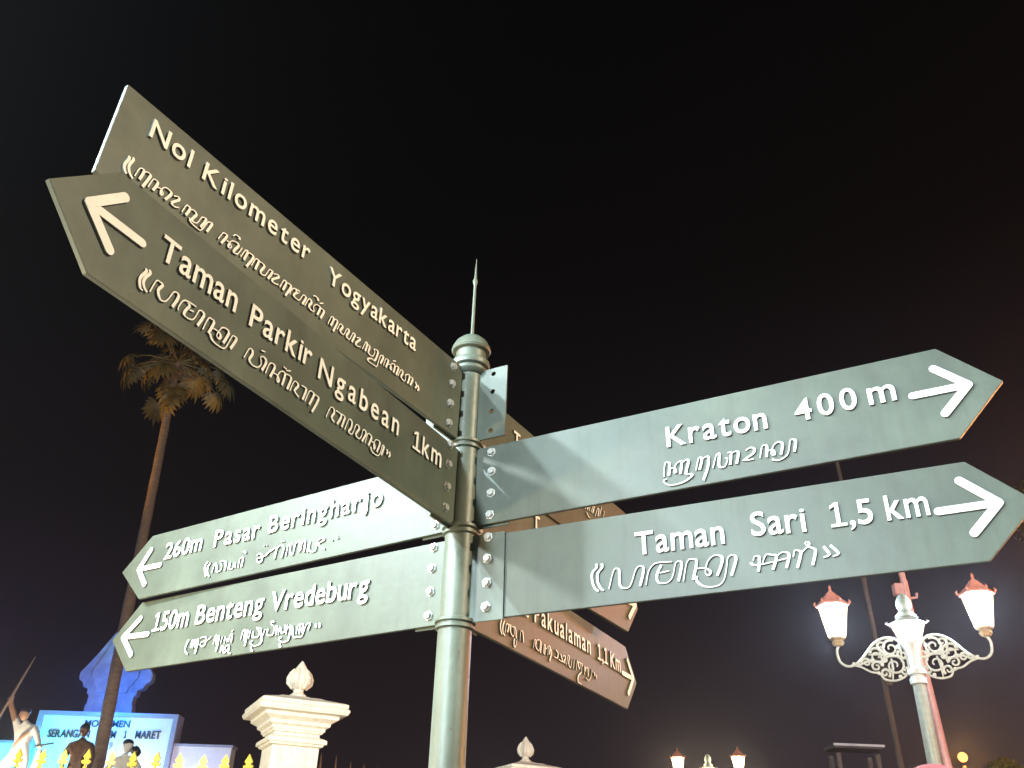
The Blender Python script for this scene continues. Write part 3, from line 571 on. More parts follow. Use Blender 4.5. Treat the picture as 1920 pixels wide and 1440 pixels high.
# ------------------------------------------------------------------ gate pillars with bud finials
def make_pillar():
    root = empty('gate_pillar', (-2.082, 9.5, 0), R(25))
    def sq(prof, name, bev=0.004):
        mb = MB(); mb.lathe([(a * math.sqrt(2), z) for a, z in prof], 4, rot=PI / 4)
        return mb.build(name, M_stucco, root, bevel=bev)
    sq([(0.30, 0), (0.30, 0.35), (0.27, 0.40), (0.23, 0.42), (0.23, 2.905)], 'shaft')
    sq([(0.235, 2.905), (0.262, 2.915), (0.262, 2.930), (0.288, 2.935), (0.288, 2.972), (0.262, 2.985), (0.235, 2.995), (0.222, 3.000), (0.222, 3.028)], 'necking')
    sq([(0.222, 3.028), (0.245, 3.033), (0.245, 3.048), (0.262, 3.052), (0.262, 3.078), (0.285, 3.090), (0.300, 3.098), (0.300, 3.125), (0.325, 3.140),
        (0.350, 3.155), (0.362, 3.160), (0.362, 3.190), (0.400, 3.197), (0.432, 3.203), (0.432, 3.218), (0.442, 3.222), (0.442, 3.250), (0.420, 3.262), (0.428, 3.268), (0.428, 3.300),
        (0.400, 3.312), (0.25, 3.352), (0.20, 3.372), (0.12, 3.385), (0.09, 3.398)], 'cornice')
    mb = MB()
    mb.lathe([(0.085, 3.396), (0.088, 3.415), (0.060, 3.435), (0.050, 3.455), (0.052, 3.470), (0.068, 3.485), (0.098, 3.515), (0.112, 3.555), (0.108, 3.590), (0.085, 3.640), (0.056, 3.690), (0.026, 3.735), (0.004, 3.762)], 10)
    # overlapping petals round the bud
    for k in range(6):
        a = k * PI / 3
        pts = [(math.cos(a) * r, math.sin(a) * r, z) for r, z in ((0.07, 3.48), (0.112, 3.53), (0.116, 3.575), (0.098, 3.63), (0.072, 3.675))]
        mb.tube(pts, [0.016, 0.026, 0.028, 0.020, 0.006], 6)
    mb.build('finial', M_stucco, root, smooth=True)
    return root
pil = make_pillar()
tag(pil, 'cream gate pillar with stepped cornice and bud finial, larger one left of the signpost', 'pillar', 'cream pillars of the fence')
pil2 = copy_tree(pil); pil2.location = (0.378, 14.5, 0.115)
tag(pil2, 'small distant cream pillar with bud finial, just right of the signpost pole', 'pillar', 'cream pillars of the fence')

# ------------------------------------------------------------------ iron fence with gold spear heads
def spear_mesh():
    mb = MB()
    mb.prism([(-.008, 0), (.008, 0), (.008, .035), (.022, .030), (.044, .040), (.050, .058), (.040, .068), (.028, .062), (.020, .075), (.030, .085), (.040, .098), (.026, .120), (.006, .155), (0, .168),
              (-.006, .155), (-.026, .120), (-.040, .098), (-.030, .085), (-.020, .075), (-.028, .062), (-.040, .068), (-.050, .058), (-.044, .040), (-.022, .030), (-.008, .035)], -.010, .010)
    mb.lathe([(.018, -.012), (.022, -.004), (.022, .004), (.016, .012)], 10)
    me = mb.mesh('spear_head'); return me
SPEAR = spear_mesh()
_pt = MB(); _pt.lathe([(.010, 0), (.017, .02), (.012, .04), (.013, .05), (.001, .168)], 8); POINT = _pt.mesh('spike')
_pk = MB(); _pk.lathe([(0.011, 0.12), (0.011, 2.66)], 8); PICKET = _pk.mesh('picket')
def fence(p0, p1, ztop, label, n, plain=False):
    d = Vector((p1[0] - p0[0], p1[1] - p0[1], 0)); L = d.length; az = math.atan2(d.y, d.x)
    root = empty('iron_fence', (p0[0], p0[1], 0), az)
    tag(root, label, 'fence', 'spear-topped iron fence runs')
    for z in (0.3, 2.45):
        mb = MB(); mb.box(0, L, -.02, .02, z, z + .04); mb.build('rail', M_iron, root)
    for i in range(n):
        x = (i + .5) * L / n
        link('picket', PICKET, M_iron, root, loc=(x, 0, ztop - 2.83 - .0))
        sh_ = link('spike' if plain else 'spear_head', POINT if plain else SPEAR, M_trunk if plain else M_gold, root, loc=(x + random.uniform(-.008, .008), 0, ztop - 0.168 + random.uniform(-.008, .006)), rot=(random.uniform(-.05, .05), random.uniform(-.06, .06), -az + random.uniform(-.3, .3)))
        sh_.scale = (random.uniform(.94, 1.06), 1, random.uniform(.94, 1.05))
fence((-5.97, 9.5), (-2.36, 9.5), 2.845, 'iron fence with gold spear heads before the lit monument', 16)
fence((-1.93, 9.95), (0.22, 14.2), 2.96, 'iron fence with plain thin spikes receding right of the large cream pillar', 18, True)

# ------------------------------------------------------------------ monument wall
mon = empty('monument_wall', (-10.9, 26.3, 0), 0)
tag(mon, 'blue and cyan floodlit monument wall lettered MONUMEN SERANGAN UMUM 1 MARET', 'monument')
mb = MB(); mb.box(-7.0, 7.5, -2.2, 3.0, 0, 3.3); mb.build('plinth', M_plinth, mon, bevel=.03)
mb = MB(); mb.box(-1.80, 1.80, 0, .5, 3.3, 5.905); mb.build('panel', M_wall, mon)
mb = MB(); mb.prism([(-1.94, 3.3), (-1.80, 3.3), (-1.80, 5.905), (1.80, 5.905), (1.80, 3.3), (1.94, 3.3), (1.94, 6.02), (-1.94, 6.02)], -.08, .45); mb.build('frame', M_trim, mon, bevel=.01)
for sx_, xx, zt in ((1, 1.94, 5.27), (-1, -1.94, 5.22)):
    mb = MB(); x0, x1 = sorted((xx, xx + sx_ * 1.58 if sx_ > 0 else xx - 3.4)); mb.box(x0, x1, .05, .5, 3.3, zt - .06); mb.build('wing', M_wall, mon)
    mb = MB(); mb.box(x0, x1 + (.05 if sx_ > 0 else 0), -.02, .5, zt - .06, zt); mb.build('coping', M_trim, mon)
# raised letters
word('MONUMEN', -0.62, 5.63, 0.62, 5.65, 0.175, M_mletter, mon, 0.03, y=0.0)
word('SERANGAN', -1.56, 5.33, -0.42, 5.345, 0.20, M_mletter, mon, 0.03, y=0.0)
word('UMUM', -0.22, 5.35, 0.30, 5.355, 0.19, M_mletter, mon, 0.03, y=0.0)
word('1', 0.52, 5.36, 0.60, 5.36, 0.19, M_mletter, mon, 0.03, y=0.0)
word('MARET', 0.84, 5.365, 1.52, 5.375, 0.20, M_mletter, mon, 0.03, y=0.0)
word('1949', -0.16, 5.08, 0.28, 5.085, 0.17, M_trim, mon, 0.03, y=0.0)
# stepped gable shape behind the wall
gab = empty('stepped_gable_tower', (-11.33, 27.1, 0), R(0))
tag(gab, 'blue-violet floodlit tapering gable tower rising behind the lettered wall', 'monument')
prof = [(0.74, 0), (0.74, 6.35), (0.70, 6.38), (0.70, 6.62), (0.78, 6.66), (0.78, 6.80), (0.94, 6.85), (1.00, 6.98), (1.12, 7.06), (1.14, 7.25), (1.08, 7.34), (0.92, 7.55), (0.74, 7.80), (0.62, 7.98), (0.45, 8.25), (0.34, 8.42), (0.20, 8.6), (0.05, 8.9)]
prof = prof[:6] + catmull(prof[6:], 4)
mb = MB(); mb.prism([(-a * .93, z) for a, z in prof] + [(a * .93, z) for a, z in prof[::-1]], 0, .3); mb.build('body', M_gable, gab, bevel=.012)
mb = MB(); mb.prism([(-a * .60, .4 + z * .95) for a, z in prof[3:]] + [(a * .60, .4 + z * .95) for a, z in prof[3:][::-1]], -.08, -.002); mb.build('raised_field', M_gable, gab, bevel=.01)

# ------------------------------------------------------------------ statues
def skin_body(name, verts, edges, mat, parent, sub=2):
    me = bpy.data.meshes.new(name)
    me.from_pydata([v[:3] for v in verts], edges, [])
    o = bpy.data.objects.new(name, me); col.objects.link(o)
    sk = o.modifiers.new('skin', 'SKIN'); sb = o.modifiers.new('sub', 'SUBSURF'); sb.levels = sub; sb.render_levels = sub
    for i, v in enumerate(verts):
        d = me.skin_vertices[0].data[i]; d.radius = (v[3], v[3] * (v[4] if len(v) > 4 else 1)); d.use_root = (i == 0)
    dg = bpy.context.evaluated_depsgraph_get(); dg.update()
    m2 = bpy.data.meshes.new_from_object(o.evaluated_get(dg))
    m2.name = name
    bpy.data.objects.remove(o); bpy.data.meshes.remove(me)
    m2.materials.clear()
    return link(name, m2, mat, parent, smooth=False)

def head_parts(c, r, mat, hairmat, parent, hat=None, turn=0.0):
    b = MB()
    prof = [(0.001, -1.25), (.35, -1.2), (.62, -.95), (.80, -.5), (.90, 0), (.88, .45), (.70, .85), (.38, 1.08), (.001, 1.15)]
    b.lathe([(p[0] * r, c[2] + p[1] * r) for p in prof], 16, cx=c[0], cy=c[1], closed=False)
    dx, dy = math.sin(turn), -math.cos(turn)
    f = lambda s_, u, z: (c[0] + dx * s_ * r - dy * u * r, c[1] + dy * s_ * r + dx * u * r, c[2] + z * r)
    b.tube([f(.80, 0, .22), f(1.02, 0, -.12), f(1.10, 0, -.26), f(.8, 0, -.34)], [.08 * r, .13 * r, .17 * r, .06 * r], 6)   # nose
    b.tube([f(.80, -.25, -.58), f(.90, 0, -.56), f(.80, .25, -.58)], [.05 * r, .1 * r, .05 * r], 6)                         # mouth
    b.tube([f(.72, -.55, .20), f(.90, -.28, .28), f(.9, 0, .2), f(.90, .28, .28), f(.72, .55, .20)], [.05 * r, .1 * r, .08 * r, .1 * r, .05 * r], 6)
    for s_ in (-1, 1): b.tube([f(0, s_ * .88, .25), f(0, s_ * 1.03, .1), f(.05, s_ * .92, -.25)], [.08 * r, .16 * r, .08 * r], 6)
    b.build('head', mat, parent, smooth=True)
    h = MB()
    if hat == 'cap':
        h.lathe([(1.02 * r, c[2] + .35 * r), (1.06 * r, c[2] + .6 * r), (.85 * r, c[2] + 1.15 * r), (.45 * r, c[2] + 1.5 * r), (.08 * r, c[2] + 1.75 * r)], 14, cx=c[0], cy=c[1])
        h.build('cap', hairmat, parent, smooth=True)
    else:
        h.lathe([(.95 * r, c[2] + .30 * r), (1.02 * r, c[2] + .5 * r), (.9 * r, c[2] + .9 * r), (.5 * r, c[2] + 1.2 * r), (.05 * r, c[2] + 1.28 * r)], 14, cx=c[0] - dx * .12 * r, cy=c[1] - dy * .12 * r)
        h.build('hair', hairmat, parent, smooth=True)

# 1: the spear bearer, right arm raised
s1 = empty('warrior_statue', (-10.95, 22.0, 3.3))
tag(s1, 'white-clad statue raising a bamboo spear high, leftmost before the blue wall', 'statue', 'statues of fighters on the plinth')
V = [(0.02, 0, 1.05, .15), (-.02, 0, 1.30, .17, .8), (-.02, 0, 1.55, .19, .7), (-.02, 0, 1.68, .08), (-.08, -.02, 1.78, .06),
     (-.22, 0, 1.62, .09), (-.36, 0, 1.86, .065), (-.52, 0, 2.12, .05), (-.55, 0, 2.20, .055),
     (.18, 0, 1.60, .09), (.33, -.05, 1.40, .07), (.48, -.15, 1.20, .05), (.53, -.17, 1.15, .05),
     (.14, 0, .95, .13), (.20, -.05, .55, .10), (.24, 0, .12, .075), (.26, -.14, .05, .06),
     (-.14, 0, .95, .13), (-.38, -.1, .62, .11), (-.62, 0, .15, .08), (-.66, -.14, .05, .06)]
Eg = [(0, 1), (1, 2), (2, 3), (3, 4), (2, 5), (5, 6), (6, 7), (7, 8), (2, 9), (9, 10), (10, 11), (11, 12), (0, 13), (13, 14), (14, 15), (15, 16), (0, 17), (17, 18), (18, 19), (19, 20)]
skin_body('body', V, Eg, M_whitecloth, s1)
b_ = MB(); b_.tube([(-.28, 0, 1.72), (-.37, -.01, 1.87), (-.52, -.01, 2.12), (-.56, -.01, 2.22)], [.072, .070, .056, .060], 8); b_.build('forearm', M_skin, s1, smooth=True)
b_ = MB()
for q in range(4): b_.tube([(-.60 , -.03 + q * .02, 2.17 + q * .035), (-.52, -.06, 2.18 + q * .035), (-.48, -.02, 2.18 + q * .035)], .014, 6)
b_.tube([(-.56, -.02, 2.16), (-.60, -.05, 2.22), (-.56, -.07, 2.26)], .014, 6)
b_.build('fingers', M_skin, s1, smooth=True)
head_parts((-.12, -.03, 1.90), .115, M_skin, M_hair, s1, turn=-.6)
mb = MB(); mb.tube([(.15, -.16, 1.50), (.02, -.19, 1.35), (-.1, -.18, 1.15)], [.03, .035, .02], 8); mb.build('sash', M_skin, s1)
mb = MB(); mb.tube([(.40, -.2, 1.19), (.80, -.2, 1.27)], .022, 8); mb.build('rod', M_hair, s1)
mb = MB(); mb.tube([(.52, -.17, 1.12), (.55, -.17, .85), (.44, -.17, .55), (.40, -.17, .45)], [.05, .10, .085, .03], 8); mb.build('cloth', M_whitecloth, s1, smooth=True)
sp = MB(); sp.tube([(-11.80, 21.93, 4.55), (-11.66, 21.93, 4.98), (-11.48, 21.93, 5.55), (-11.33, 21.93, 6.05), (-11.19, 21.93, 6.50)], [.03, .03, .03, .028, .01], 8)
spo = sp.build('bamboo_spear', M_trunk); tag(spo, 'slanting bamboo spear held up in the raised hand of the white statue', 'spear')

# 2: the dark bare-chested figure in the middle
s2 = empty('bronze_statue', (-9.60, 22.0, 3.3))
tag(s2, 'dark bronze statue in a pointed cap, in front of the word SERANGAN', 'statue', 'statues of fighters on the plinth')
V = [(0, 0, .72, .16), (0, 0, .95, .16, .8), (0, 0, 1.22, .22, .65), (0, 0, 1.38, .075), (0, 0, 1.45, .06),
     (-.22, 0, 1.25, .10), (-.32, -.03, 1.02, .075), (-.26, -.15, .80, .055), (-.20, -.2, .76, .05),
     (.22, 0, 1.25, .10), (.33, -.03, 1.02, .075), (.34, -.10, .78, .055), (.34, -.14, .70, .05),
     (-.12, 0, .66, .12), (-.16, -.05, .35, .09), (-.16, 0, .06, .06), (.12, 0, .66, .12), (.17, -.05, .35, .09), (.17, 0, .06, .06)]
Eg = [(0, 1), (1, 2), (2, 3), (3, 4), (2, 5), (5, 6), (6, 7), (7, 8), (2, 9), (9, 10), (10, 11), (11, 12), (0, 13), (13, 14), (14, 15), (0, 16), (16, 17), (17, 18)]
skin_body('body', V, Eg, M_bronze, s2)
head_parts((0, -.02, 1.58), .105, M_bronze, M_hair, s2, hat='cap')

# 3: the crouching one
s3 = empty('crouching_statue', (-8.50, 22.0, 3.3))
tag(s3, 'pale crouching statue with dark hair turned away, before the word MARET', 'statue', 'statues of fighters on the plinth')
V = [(0, 0, .45, .17), (-.02, 0, .70, .18, .8), (-.06, 0, .95, .20, .7), (-.05, 0, 1.08, .08), (-.04, 0, 1.14, .06),
     (-.26, 0, .95, .09), (-.38, -.1, .72, .07), (-.30, -.2, .52, .05), (.16, 0, .98, .09), (.30, 0, .84, .08), (.42, -.12, .66, .055), (.46, -.2, .60, .05),
     (-.16, -.1, .42, .13), (-.26, -.35, .50, .11), (-.24, -.3, .10, .07), (.16, -.1, .42, .13), (.28, -.3, .38, .11), (.30, -.1, .08, .07)]
Eg = [(0, 1), (1, 2), (2, 3), (3, 4), (2, 5), (5, 6), (6, 7), (2, 8), (8, 9), (9, 10), (10, 11), (0, 12), (12, 13), (13, 14), (0, 15), (15, 16), (16, 17)]
skin_body('body', V, Eg, M_whitecloth, s3)
head_parts((-.02, -.02, 1.28), .12, M_whitecloth, M_hair, s3, turn=.9)
mb = MB(); mb.lathe([(.02, -.10), (.10, -.07), (.13, 0), (.10, .07), (.02, .10)], 12); mb.build('bundle', M_hair, s3, loc=(.22, -.12, 1.16), rot=(.3, .9, .2))

# ------------------------------------------------------------------ fan palm
def fan_leaf(L, W, n=15, droop=.5):
    mb = MB()
    for i in range(n):
        a = (i / (n - 1) - .5) * R(230)
        ln = L * (1 - .25 * abs(i / (n - 1) - .5) * 2) * random.uniform(.88, 1.08)
        d = Vector((math.sin(a), math.cos(a), 0)); s_ = Vector((math.cos(a), -math.sin(a), 0))
        vs = []
        for k in range(5):
            t = k / 4
            c = d * (ln * t); c.z = -droop * ln * t * t - .04 * (i % 2)
            w = W * (0.35 + 1.2 * t) * (1 - t) ** .6 * .5 + .004
            vs += [c - s_ * w, c + s_ * w + Vector((0, 0, .03 * (1 - t)))]
        mb.add(vs, [(2 * k, 2 * k + 1, 2 * k + 3, 2 * k + 2) for k in range(4)])
    return mb
palm = empty('fan_palm', (-9.93, 24.0, 0))
tag(palm, 'very tall slim fan palm with orange-lit leaves, left behind the boards', 'tree')
pts = [(0.05, 0, 0), (0.02, 0, 2.5), (-.04, 0, 4.8), (-.20, 0, 8.0), (-.34, 0, 11.5), (-.50, 0, 14.8), (-.56, 0, 16.1)]
pts = catmull(pts, 8)
mb = MB(); mb.tube(pts, [.20 - .10 * min(1, (i / len(pts)) * 1.1) + (.008 if i % 2 else 0) for i in range(len(pts))], 14); mb.build('trunk', M_trunk, palm, smooth=True)
leafs = [fan_leaf(.62, .19, 15, .55).mesh('palm_leaf') for _ in range(4)]
TOPP = Vector((-.55, 0, 16.1))
for i in range(30):
    az = i * 2.39996 + random.uniform(-.2, .2); e_ = random.uniform(-.55, .95) if i > 6 else random.uniform(.9, 1.4)
    ln = random.uniform(.7, 1.0) if i % 3 == 0 else random.uniform(1.15, 1.65)
    d = Vector((math.cos(az) * math.cos(e_), math.sin(az) * math.cos(e_), math.sin(e_)))
    p1_ = TOPP + d * ln * .6; p2_ = TOPP + d * ln + Vector((0, 0, -.18))
    mb = MB(); mb.tube([TOPP + d * .05, p1_, p2_], [.03, .02, .014], 6); st_ = mb.build('frond_stem', M_leaf, palm)
    out = Vector((d.x, d.y, d.z - .5 - random.uniform(0, .5))).normalized()
    q = out.to_track_quat('Y', 'Z')
    lf = link('palm_leaf', random.choice(leafs), M_leaf, palm, loc=p2_)
    lf.rotation_mode = 'QUATERNION'; lf.rotation_quaternion = q
for az, z in ((.3, 14.9), (-1.2, 15.1), (2.4, 15.3), (-2.2, 14.7)):
    lf = link('dead_leaf', leafs[0], M_trunk, palm, loc=(-.5 + .15 * math.cos(az), .15 * math.sin(az), z))
    lf.rotation_mode = 'QUATERNION'; lf.rotation_quaternion = Vector((math.cos(az) * .25, math.sin(az) * .25, -1)).to_track_quat('Y', 'Z')

# ------------------------------------------------------------------ ornate lamp posts
def lantern(root, loc, k=1.0, glow=None, watts=0, color=(.9, .96, 1), bud=False):
    ln = bpy.data.objects.new('lantern', None); 
    mb = MB()      # frame: bottom cup, top ring, six bars
    mb.lathe([(.020 * k, -.30 * k), (.055 * k, -.285 * k), (.075 * k, -.25 * k), (.060 * k, -.225 * k), (.095 * k, -.205 * k), (.100 * k, -.185 * k), (.05 * k, -.180 * k)], 6)
    for i in range(6):
        a = PI / 3 * i
        mb.tube([(.098 * k * math.cos(a), .098 * k * math.sin(a), -.19 * k), (.172 * k * math.cos(a), .172 * k * math.sin(a), .20 * k)], .0075 * k, 6)
    fr = mb.build('lantern', M_brass, root, loc=loc)
    mb = MB(); mb.lathe([(.090 * k, -.180 * k), (.163 * k, .195 * k)], 6, closed=False); mb.build('glass', glow or M_glow, fr)
    mb = MB()
    mb.lathe([(.150 * k, .195 * k), (.200 * k, .200 * k), (.205 * k, .222 * k), (.180 * k, .240 * k), (.150 * k, .270 * k), (.110 * k, .300 * k), (.085 * k, .335 * k), (.070 * k, .345 * k), (.050 * k, .375 * k), (.020 * k, .395 * k)], 6)
    for i in range(6):
        a = PI / 3 * i
        mb.tube([(.195 * k * math.cos(a), .195 * k * math.sin(a), .215 * k), (.215 * k * math.cos(a), .215 * k * math.sin(a), .245 * k), (.20 * k * math.cos(a), .20 * k * math.sin(a), .275 * k)], [.014 * k, .016 * k, .004 * k], 6)
    mb.build('roof', M_filigree if bud else M_roof, fr)
    mb = MB()
    if bud: mb.lathe([(.02, .30), (.10, .31), (.105, .36), (.075, .38), (.075, .42), (.062, .44), (.062, .47), (.075, .52), (.078, .58), (.070, .66), (.045, .75), (.010, .80)], 14)
    else: mb.lathe([(.012 * k, .39 * k), (.022 * k, .405 * k), (.012 * k, .42 * k), (.020 * k, .435 * k), (.004 * k, .475 * k)], 8)
    mb.build('finial', M_lamp if bud else M_roof, fr, smooth=True)
    b2 = MB(); b2.lathe([(.001, -.03 * k), (.018 * k, -.025 * k), (.025 * k, 0), (.018 * k, .025 * k), (.001, .03 * k)], 10, closed=False)
    b2.build('bulb', glow or M_glow, fr, loc=(0, 0, -.01))
    return fr

def spiral(cx, cz, r0, turns, start, y, sgn=1, n=22):
    out = []
    for i in range(n):
        t = i / (n - 1); a = start + sgn * t * turns * 2 * PI; r = r0 * (1 - .82 * t)
        out.append((cx + r * math.cos(a), y, cz + r * math.sin(a)))
    return out

def lamp_post(loc, rz, glow, label):
    root = empty('lamp_post', loc, rz)
    tag(root, label, 'street lamp', 'ornate twin-armed lantern posts')
    mb = MB(); mb.lathe([(.20, -.5), (.20, .25), (.16, .30), (.13, .8), (.085, .9), (.075, 1.2), (.066, 2.4), (.062, 3.62)], 24); mb.build('pole', M_lamp, root, smooth=True)
    mb = MB(); mb.lathe([(.062, 3.60), (.080, 3.61), (.080, 3.66), (.066, 3.67), (.066, 3.69), (.084, 3.70), (.084, 3.745), (.060, 3.76), (.052, 3.80), (.058, 3.9), (.072, 3.96), (.085, 4.0), (.06, 4.02)], 20)
    mb.build('capital', M_filigree, root, smooth=True)
    for s_ in (-1, 1):
        mb = MB()
        path = catmull([(s_ * x, 0, z) for x, z in ((.06, 3.80), (.07, 3.95), (.14, 4.055), (.25, 4.075), (.36, 4.02), (.47, 3.90), (.56, 3.83), (.64, 3.82), (.70, 3.87), (.715, 3.97), (.69, 4.03))], 4)
        mb.tube(path, .0135, 8); ar = mb.build('arm', M_filigree, root, smooth=True)
        mb = MB()
        lower = catmull([(s_ * x, 0, z) for x, z in ((.06, 3.80), (.10, 3.70), (.20, 3.655), (.30, 3.67), (.34, 3.73), (.42, 3.75), (.50, 3.80), (.56, 3.82))], 4)
        mb.tube(lower, .011, 6)
        for cx, cz, r, tn, st0, sg in ((.19, 3.80, .115, 1.6, 0, 1), (.20, 3.97, .085, 1.4, 2, -1), (.34, 3.90, .085, 1.5, 1, 1), (.36, 3.80, .055, 1.3, 3, -1), (.45, 3.845, .045, 1.3, 0, 1), (.29, 3.73, .05, 1.2, 4, -1), (.10, 3.90, .05, 1.3, 1, -1), (.11, 3.74, .04, 1.2, 2, 1), (.51, 3.85, .03, 1.2, 0, -1), (.28, 4.0, .05, 1.2, 5, 1)):
            q = [(s_ * x, y, z) for x, y, z in spiral(cx, cz, r, tn, st0, 0, sg)]
            mb.tube(q, [.014 - .006 * i / len(q) for i in range(len(q))], 6)
        for cx, cz, r in ((.27, 3.86, .026), (.13, 3.98, .022), (.40, 3.95, .020), (.155, 3.69, .018), (.40, 3.86, .018), (.25, 3.92, .018), (.57, 3.84, .016), (.35, 3.735, .018)):
            mb.tube([(s_ * cx, -.010, cz), (s_ * cx, .010, cz)], [r, r], 8)
        for a_, b2_ in (((.07, 3.86), (.24, 3.89)), ((.24, 3.89), (.42, 3.92)), ((.21, 3.87), (.23, 3.66)), ((.30, 3.87), (.33, 4.04)), ((.12, 3.83), (.12, 4.03)), ((.36, 3.86), (.50, 3.83))):
            mb.tube([(s_ * a_[0], 0, a_[1]), (s_ * (a_[0] + b2_[0]) / 2 + .01, 0, (a_[1] + b2_[1]) / 2 + .015), (s_ * b2_[0], 0, b2_[1])], [.010, .014, .007], 6)
        mb.build('scrollwork', M_filigree, root, smooth=True)
        lantern(root, (s_ * .69, 0, 4.27), .84, glow)
    lc = lantern(root, (0, 0, 4.10), .92, glow, bud=True)
    lc.scale = (1, 1, .52)
    return root
lp = lamp_post((4.085, 9.0, 0), R(-22.6), M_glow, 'ornate lamp post with two bright white lanterns on scrolled arms, right side')
far = copy_tree(lp); far.location = (4.80, 22.2, 0.31); far.rotation_euler = (0, 0, R(-18))
tag(far, 'distant lamp post whose warm white lanterns just show at the bottom edge', 'street lamp')
def _recolor(o):
    if o.type == 'MESH' and o.name.split('.')[0] in ('glass', 'bulb'):
        o.data = o.data.copy(); o.data.materials[0] = M_glow_warm
    for c in o.children: _recolor(c)
_recolor(far)
near = copy_tree(lp); near.location = (-2.70, 0.23, 0); near.rotation_euler = (0, 0, math.atan2(1.31, .39))
tag(near, 'ornate lamp post close to the signpost that lights the pale boards, out of the picture', 'street lamp')
COOL = (0.78, 1.0, 1.05)
def post_lamps(root_loc, rz, watts, color, tagname, cw=.08):
    for r_, z_, k_ in ((-.69, 4.265, 1), (.69, 4.265, 1), (0, 4.12, cw)):
        lamp(tagname, (root_loc[0] + r_ * math.cos(rz), root_loc[1] + r_ * math.sin(rz), root_loc[2] + z_), watts * k_, color, .03)
post_lamps(near.location, near.rotation_euler[2], 2800, COOL, 'lantern_light_near')
post_lamps(lp.location, lp.rotation_euler[2], 1000, (.70, .82, 1.0), 'lantern_light_right')
post_lamps(far.location, far.rotation_euler[2], 900, (1.0, .78, .48), 'lantern_light_far')

# ------------------------------------------------------------------ poles, shelter, parasol, far lights
pk = empty('camera_pole', (5.62, 12.0, 0))
tag(pk, 'slim reddish pole with small camera box, right behind the lit lamp post', 'pole')
mb = MB(); mb.tube([(.05, 0, 0), (-.015, 0, 3.27), (-.115, 0, 5.8), (-.14, 0, 6.5)], [.06, .052, .042, .04], 14); mb.build('shaft', M_redpole, pk, smooth=True)
mb = MB(); mb.box(-.27, -.12, -.06, .06, 5.46, 5.62); mb.build('camera_box', M_redpole, pk, bevel=.01)
mb = MB(); mb.tube([(-.1, 0, 5.42), (.03, 0, 5.44), (.04, 0, 5.50)], .018, 8); mb.tube([(-.12, -.03, 5.30), (-.12, -.03, 5.66)], .05, 10); mb.build('bracket', M_redpole, pk)
bp = empty('utility_pole', (6.30, 15.0, 0))
tag(bp, 'thin dim brown pole rising behind the gap between Kraton and Taman Sari boards', 'pole')
mb = MB(); mb.tube([(.02, 0, 0), (-.03, 0, 3.6), (-.07, 0, 5.3), (-.10, 0, 6.66), (-.21, 0, 8.9), (-.24, 0, 10.5)], [.055, .05, .045, .04, .035, .03], 12); mb.build('shaft', M_dimpole, bp, smooth=True)
mb = MB(); mb.tube([(-.01, -.02, 4.9), (-.03, -.02, 5.2)], [.07, .06], 10); mb.build('sleeve', M_dimpole, bp)

sh = empty('street_shelter', (5.35, 14.2, 0), R(3))
tag(sh, 'low flat-roofed shelter with a white roof edge, left of the right lamp post foot', 'shelter')
mb = MB(); mb.box(-.38, .38, 0, .45, 3.81, 3.86); mb.build('roof', M_grey, sh, bevel=.01)
mb = MB(); mb.box(-.39, .39, -.03, -.002, 3.835, 3.868); mb.build('roof_edge', M_trim, sh, rot=None)
for x in (-.3, .3):
    for y in (.08, .38):
        mb = MB(); mb.box(x - .03, x + .03, y - .03, y + .03, 0, 3.74); mb.build('support', M_grey, sh)
mb = MB(); mb.box(-.36, .36, .2, .24, 3.45, 3.52); mb.build('crossbar', M_grey, sh)

um = empty('red_parasol', (3.60, 8.0, 0.035))
tag(um, 'red parasol whose round top peeks in at the foot of the lamp post', 'parasol')
mb = MB(); mb.lathe([(.40, 2.45), (.36, 2.52), (.28, 2.60), (.18, 2.66), (.08, 2.695), (.01, 2.705)], 16, closed=False); mb.build('canopy', M_red, um, smooth=True)
mb = MB(); mb.lathe([(.02, 0), (.02, 2.68)], 10); mb.build('shaft', M_grey, um)
for i in range(8):
    a = PI / 4 * i
    mb = MB(); mb.tube([(.02 * math.cos(a), .02 * math.sin(a), 2.67), (.27 * math.cos(a), .27 * math.sin(a), 2.585), (.39 * math.cos(a), .39 * math.sin(a), 2.44)], .006, 5); mb.build('rib', M_grey, um)

so = empty('sodium_street_lamp', (14.54, 30.0, 0))
tag(so, 'glowing orange globe street lamp at the bottom right', 'street lamp')
mb = MB(); mb.tube([(.0, 0, 0), (0, 0, 5.85)], [.09, .06], 12); mb.build('pole', M_grey, so)
mb = MB(); mb.lathe([(.05, -.14), (.12, -.09), (.15, 0), (.12, .09), (.05, .14)], 16); mb.build('globe', M_sodium, so, loc=(0, 0, 6.1), smooth=True)
lamp('sodium_globe_light', (14.3, 29.5, 6.1), 450, (1.0, .45, .10), .1)

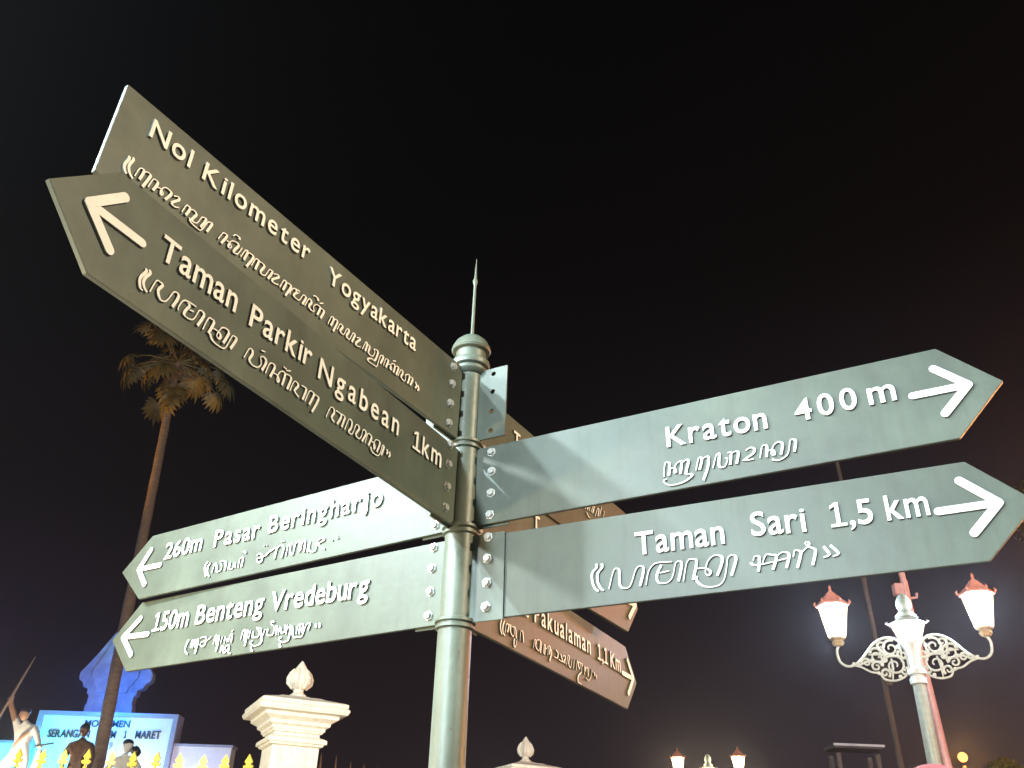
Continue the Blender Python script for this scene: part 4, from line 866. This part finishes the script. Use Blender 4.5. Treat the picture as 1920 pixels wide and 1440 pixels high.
def crown(name_, n, centers, size, mat, parent):
    mb = MB()
    for _ in range(n):
        c, rr = random.choice(centers)
        while True:
            v = Vector((random.uniform(-1, 1), random.uniform(-1, 1), random.uniform(-1, 1)))
            if .35 < v.length < 1: break
        p = Vector(c) + Vector((v.x * rr, v.y * rr, v.z * rr * .8))
        a = Vector((random.uniform(-1, 1), random.uniform(-1, 1), random.uniform(-1, 1))).normalized()
        b_ = a.orthogonal().normalized(); s_ = size * random.uniform(.6, 1.3)
        mb.add([p - a * s_, p + b_ * s_ * .42, p + a * s_, p - b_ * s_ * .42], [(0, 1, 2, 3)])
    return mb.build(name_, mat, parent)
def tree(loc, label, H, centers, n, size):
    t = empty('tree', loc); tag(t, label, 'tree')
    mb = MB(); mb.tube([(0, 0, 0), (.1, 0, H * .5), (-.05, 0, H * .8)], [.22, .16, .09], 10)
    for c, rr in centers: mb.tube([(.08, 0, H * .45), (c[0] * .5, c[1] * .5, (H * .55 + c[2]) / 2), c], [.10, .07, .03], 8)
    mb.build('trunk', M_trunk, t, smooth=True)
    crown('crown', n, centers, size, M_leaf2, t)
tree((14.9, 22.0, 0), 'dark tree crown faintly lit red beyond the tip of the Taman Sari board', 11, [((-.5, 0, 11.1), 1.2), ((.4, .3, 11.5), 1.5), ((.3, -.3, 10.0), 1.5), ((1.8, 0, 10.8), 1.8)], 5200, .14)
tree((11.3, 20.5, 0), 'small bush-like tree lit golden by the orange lamp at the bottom right', 4.4, [((-.6, -.2, 4.35), .38), ((-.9, 0, 4.25), .30), ((-.2, 0, 4.2), .40)], 1500, .09)
lamp('tree_amber_light', (10.7, 19.0, 3.8), 130, (1.0, .6, .1), .1)

# ------------------------------------------------------------------ thin haze volume, added to give the lamps halos
mb = MB(); mb.box(-45, 45, -25, 60, -1.6, 22)
me_ = mb.mesh('haze')
mh = bpy.data.materials.new('halo_haze'); mh.use_nodes = True
nh = mh.node_tree; nh.nodes.clear()
oh = nh.nodes.new('ShaderNodeOutputMaterial'); vh = nh.nodes.new('ShaderNodeVolumePrincipled')
vh.inputs['Color'].default_value = (0.9, 0.92, 1.0, 1); vh.inputs['Density'].default_value = 0.0013; vh.inputs['Anisotropy'].default_value = 0.87
nh.links.new(vh.outputs[0], oh.inputs['Volume'])
hz = link('haze', me_, mh); tag(hz, kind='stuff')
